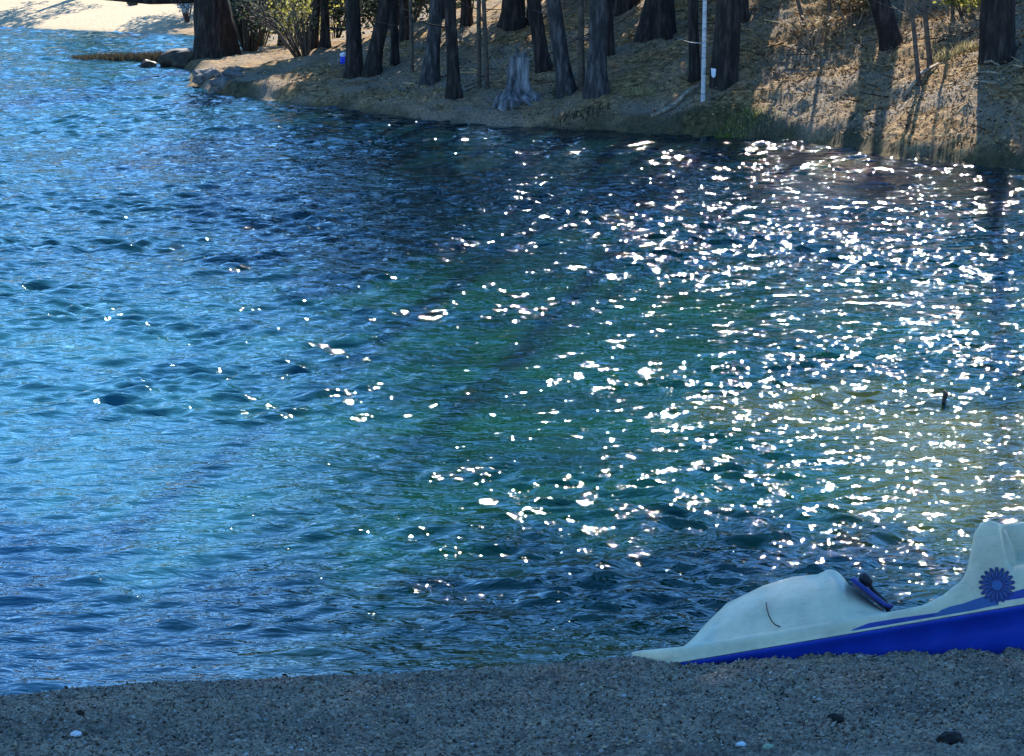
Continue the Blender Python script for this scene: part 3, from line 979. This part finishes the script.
# ------------------------------------------------------------------ pedal boat
def plastic(name, col, col2, rough=.35):
    m, nt, b = node_mat(name, rough, .45)
    v = coords(nt)
    n = noise_n(nt, v, 5, 5, .65)
    s = noise_n(nt, coords(nt, (1, 1, 6)), 16, 4, .7)
    c = ramp(nt, n, [(.3, col2), (.6, col)])
    c = mixc(nt, ramp(nt, s, [(.58, (0, 0, 0)), (.72, (.5, .5, .5))]), c, tuple(x * .55 for x in col2))
    L(nt, c, b.inputs["Base Color"])
    L(nt, ramp(nt, s, [(.3, (rough,) * 3), (.7, (rough + .25,) * 3)]), b.inputs["Roughness"])
    bump(nt, b, n, .08, .02)
    return m
M["boat_white"] = plastic("boat_white", (.70, .60, .38), (.50, .43, .275))
M["boat_blue"] = plastic("boat_blue", (.008, .045, .38), (.006, .028, .27), .3)
M["decal_blue"] = plastic("decal_blue", (.012, .04, .27), (.01, .03, .2), .4)
M["decal_sky"] = plastic("decal_sky", (.03, .10, .27), (.02, .07, .2), .4)
M["decal_navy"] = plastic("decal_navy", (.008, .02, .13), (.006, .015, .09), .4)
M["liner_blue"] = plastic("liner_blue", (.01, .03, .2), (.008, .02, .14), .5)
M["rubber"] = plastic("rubber", (.012, .012, .013), (.02, .02, .02), .5)

S = 208.0
BL = 2.45
def lx(px): return (px - 631) / S
prof_x = [631, 645, 662, 675, 683, 699, 724, 766, 799, 826, 838, 846, 852, 857, 873, 890, 905, 960]
prof_h = [20, 19, 17.5, 17, 24, 38, 56, 68, 72, 70, 73.5, 71, 64, 54, 36, 17, 16, 16]
def hood(x): return float(np.interp(x * S + 631, prof_x, prof_h)) / S
side_x = [631, 640, 660, 680, 891, 928, 951, 973, 980, 987, 994, 1003, 1012, 1021, 1050, 1105, 1150]
side_h = [20, 19, 17.5, 16, 16, 17, 24, 36, 46, 64, 82, 91, 92, 87, 85, 70, 30]
def side(x): return float(np.interp(x * S + 631, side_x, side_h)) / S
def halfw(x):
    f = max(0.0, min(1.0, (x + .07) / .34))
    g = max(0.0, min(1.0, (BL - x) / .25))
    return 0.66 * (.55 + .45 * math.sin(f * math.pi / 2) ** .8) * (.85 + .15 * math.sqrt(g))

boat = empty("pedal_boat", (0, 0, 0), "white and blue pedal boat with a daisy decal, beached at the water's edge", "pedal boat")
# hull
mb = MB()
st = [i / 60 * (BL + .07) - .07 for i in range(61)]
ring = []
for x in st:
    wv = halfw(x)
    f = max(0, min(1, (x + .07) / .75))
    dep = .30 * (math.sin(f * math.pi / 2) ** .8) + .015
    ring.append([(wv + .012, .0), (wv + .012, -.02), (wv - .02, -.032), (wv - .035, -.10 * dep / .3), (wv - .07, -.19 * dep / .3),
                 (wv - .12, -.26 * dep / .3), (wv - .24, -dep), (0, -dep * 1.02)])
vs, fs = [], []
for x, rg in zip(st, ring):
    full = [(x, -a, z) for a, z in rg] + [(x, a, z) for a, z in reversed(rg[:-1])]
    vs += full
nr = 15
for i in range(60):
    for k in range(nr - 1):
        fs.append((i * nr + k, (i + 1) * nr + k, (i + 1) * nr + k + 1, i * nr + k + 1))
fs.append(tuple(range(nr)))
fs.append(tuple(60 * nr + k for k in range(nr - 1, -1, -1)))
mb.add(vs, fs)
mb.build("hull", M["boat_blue"], boat, smooth=True)

# deck shell: flank + hood + foot well
NX = 260
def half_row(x, far):
    wv = halfw(x)
    sd_, hd = side(x - (.22 if far else 0)), hood(x)
    lp = x * S + 631
    row = [(wv + .006, .002), (wv + .004, .012)]
    fin_in = .055 if lp > 935 else .04
    for k in range(1, 11):
        ff = k / 10
        row.append((wv - .002 - fin_in * .35 * ff ** 3, .012 + (sd_ - .022) * ff))
    yy = wv - .002 - fin_in * .35
    row.append((yy - .008, sd_ - .003))
    row.append((yy - .02, sd_))
    inner = yy - fin_in
    row.append((inner, sd_))
    for k in range(1, 13):
        t_ = 1 - k / 12
        y = inner * t_
        if lp < 892:
            z = sd_ + max(0, hd - sd_) * (1 - t_ ** 2.8) ** .7
        elif lp < 952:
            u = smooth01(np.array((lp - 892) / 10.0)) * smooth01(np.array((960 - lp) / 10.0))
            z = sd_ - float(u) * .22 * float(smooth01(np.array((1 - t_) / .1)))
        elif lp < 1016:
            z = sd_ + (min(sd_, .09) - sd_) * float(smooth01(np.array((1 - t_) / .12)))
        else:
            z = sd_ - .05 * float(smooth01(np.array((1 - t_) / .25)))
        row.append((y, z))
    if lp > 1020:                                   # scooped flank behind the fin
        u = float(smooth01(np.array((lp - 1020) / 5)))
        row = [(max(0.0, y - .2 * u * float(smooth01(np.array((z * S - 40) / 7)))), z) for y, z in row]
    return row
vs, fs = [], []
for i in range(NX + 1):
    x = i / NX * (BL + .07) - .07
    ra, rb = half_row(x, False), half_row(x, True)
    full = [(x, -a, z) for a, z in ra] + [(x, a, z) for a, z in reversed(rb[:-1])]
    vs += full
    nr = len(full)
for i in range(NX):
    for k in range(nr - 1):
        fs.append((i * nr + k, (i + 1) * nr + k, (i + 1) * nr + k + 1, i * nr + k + 1))
fs.append(tuple(range(nr)))
fs.append(tuple(NX * nr + k for k in range(nr - 1, -1, -1)))
mb = MB()
mb.add(vs, fs)
deck = mb.build("deck", M["boat_white"], boat, smooth=True)
md = deck.modifiers.new("edge", "SMOOTH")
md.factor = .5
md.iterations = 2

# seat back between the two side fins (faces the bow)
mb = MB()
vs, fs = [], []
nsec = 14
sec = [(980, 20), (988, 48), (995, 72), (1001, 82), (1009, 85), (1018, 82), (1024, 60), (1026, 30), (1026, 10)]
for j in range(nsec + 1):
    v_ = j / nsec
    y = -.55 + 1.05 * v_
    dip = .04 * math.exp(-((y + .02) / .09) ** 2)
    for a, h_ in sec:
        vs.append((lx(a) + .03 + .2 * v_, y, h_ / S - dip * (h_ / 88) - .01))
k = len(sec)
for j in range(nsec):
    for i in range(k - 1):
        fs.append((j * k + i, j * k + i + 1, (j + 1) * k + i + 1, (j + 1) * k + i))
fs += [tuple(range(k - 1, -1, -1)), tuple(nsec * k + i for i in range(k))]
mb.add(vs, fs)
mb.build("seat", M["boat_white"], boat, smooth=True)

# blue liner strip on the back slope of the hood
mb = MB()
for sgn in (-1,):
    q = []
    for px in (857, 862, 868, 876, 886, 893):
        x = lx(px)
        q.append((x, hood(x)))
    v2 = []
    for x, z in q:
        v2 += [(x + .012, -.53, z * .98 + .012), (x + .03, -.2, z + .022), (x + .03, .2, z + .022), (x + .012, .53, z * .98 + .012)]
    f2 = []
    for i in range(len(q) - 1):
        for c in range(3):
            f2.append((i * 4 + c, i * 4 + c + 1, (i + 1) * 4 + c + 1, (i + 1) * 4 + c))
    mb.add(v2, f2)
lin = mb.build("footwell_liner", M["liner_blue"], boat, smooth=True)
sm = lin.modifiers.new("thick", "SOLIDIFY")
sm.thickness = .012

# steering handle: bent stem and knob
mb = MB()
hx = lx(888)
mb.tube([(hx + .03, -.3, .05), (hx + .02, -.3, .13), (hx - .03, -.3, .2), (hx - .05, -.3, .245)], [.012, .012, .011, .011], 8)
hnd = mb.build("steering_handle", M["rubber"], boat, smooth=True)
mb = MB()
pts = [(hx - .042, -.3, .225), (hx - .048, -.3, .24), (hx - .062, -.3, .265), (hx - .074, -.3, .285), (hx - .078, -.3, .293)]
mb.tube(pts, [.01, .026, .03, .024, .01], 12)
mb.build("knob", M["rubber"], hnd, smooth=True)

# thin cord over the hood
mb = MB()
q = []
wv = halfw(lx(772))
for px, tt in ((769, .80), (769, .87), (770, .93), (772, .965), (775, .985), (780, .995)):
    x = lx(px)
    inner = halfw(x) - .002 - .014 - .04
    h0, hd = side(x), hood(x)
    z = h0 + (hd - h0) * (1 - tt ** 2.8) ** .7
    q.append((x, -inner * tt - .004, z + .004))
mb.tube(q, [.003] * len(q), 6)
mb.build("cord", M["rubber"], boat, smooth=True)

# decals on the near flank
def flank_pt(px, h_px, off=.003):
    x = lx(px)
    wv = halfw(x)
    sd_ = side(x)
    fin_in = .055 if px > 935 else .04
    z = h_px / S
    ff = max(0, min(1, (z - .012) / max(sd_ - .022, .01)))
    return (x, -(wv - .002 - fin_in * .35 * ff ** 3) - off, z)

def decal(name, top, mat, bot=3.0, off=.003):
    mb = MB()
    pxs = np.linspace(top[0][0], top[-1][0], 60)
    hs_ = np.interp(pxs, [a for a, _ in top], [h for _, h in top])
    vs, fs = [], []
    for a, h in zip(pxs, hs_):
        for k in range(4):
            vs.append(flank_pt(a, bot + (max(h, bot + .2) - bot) * k / 3, off))
    for i in range(59):
        for k in range(3):
            fs.append((i * 4 + k, (i + 1) * 4 + k, (i + 1) * 4 + k + 1, i * 4 + k + 1))
    mb.add(vs, fs)
    return mb.build(name, M[mat], boat, smooth=True)
decal("stripe", [(852, 4), (870, 8), (900, 8), (932, 7), (950, 7), (975, 9), (1000, 12), (1030, 16), (1080, 20)], "decal_blue")
decal("stripe", [(936, 4), (946, 9), (956, 11), (968, 11.5), (982, 14), (996, 16), (1004, 8)], "decal_sky", off=.005)

# daisy: two rings of petals round a disc
cx_, ch_ = 1006.0, 24.5
def petals(n, r0, r1, wid, off, ph):
    mb = MB()
    for i in range(n):
        th = 2 * math.pi * i / n + ph
        c, s = math.cos(th), math.sin(th)
        vs = []
        for rr, wd in ((r0, .35), (r0 + (r1 - r0) * .4, .85), (r0 + (r1 - r0) * .75, 1), (r1, .5)):
            for sg in (-1, 1):
                vs.append(flank_pt(cx_ + c * rr - s * wid * wd * sg, ch_ + s * rr + c * wid * wd * sg, off))
        mb.add(vs, [(0, 1, 3, 2), (2, 3, 5, 4), (4, 5, 7, 6)])
    return mb
fl_ = petals(18, 5, 18.5, 2.2, .007, 0).build("flower_decal", M["decal_navy"], boat)
petals(18, 7, 15.5, .7, .0085, .02).build("petal_stripe", M["decal_sky"], fl_)  # thin lighter stripe printed on each petal
mb = MB()
vs = [flank_pt(cx_, ch_, .0095)] + [flank_pt(cx_ + 5.4 * math.cos(2 * math.pi * i / 20), ch_ + 5.4 * math.sin(2 * math.pi * i / 20), .0095) for i in range(20)]
mb.add(vs, [(0, i + 1, (i + 1) % 20 + 1) for i in range(20)])
mb.build("flower_center", M["decal_sky"], fl_)

YAW, PITCHB, ROLL = R(-5), R(-11.5), R(-17)
rot = Matrix.Rotation(YAW, 4, "Z") @ Matrix.Rotation(PITCHB, 4, "Y") @ Matrix.Rotation(ROLL, 4, "X") @ Matrix.Scale(.952, 4)
anchor_l = Vector((lx(860), -halfw(lx(860)), 0))
anchor_w = at_y(860, 603 + (1024 - 860) * .18, 11.38)
boat.matrix_world = Matrix.Translation(anchor_w - rot @ anchor_l) @ rot
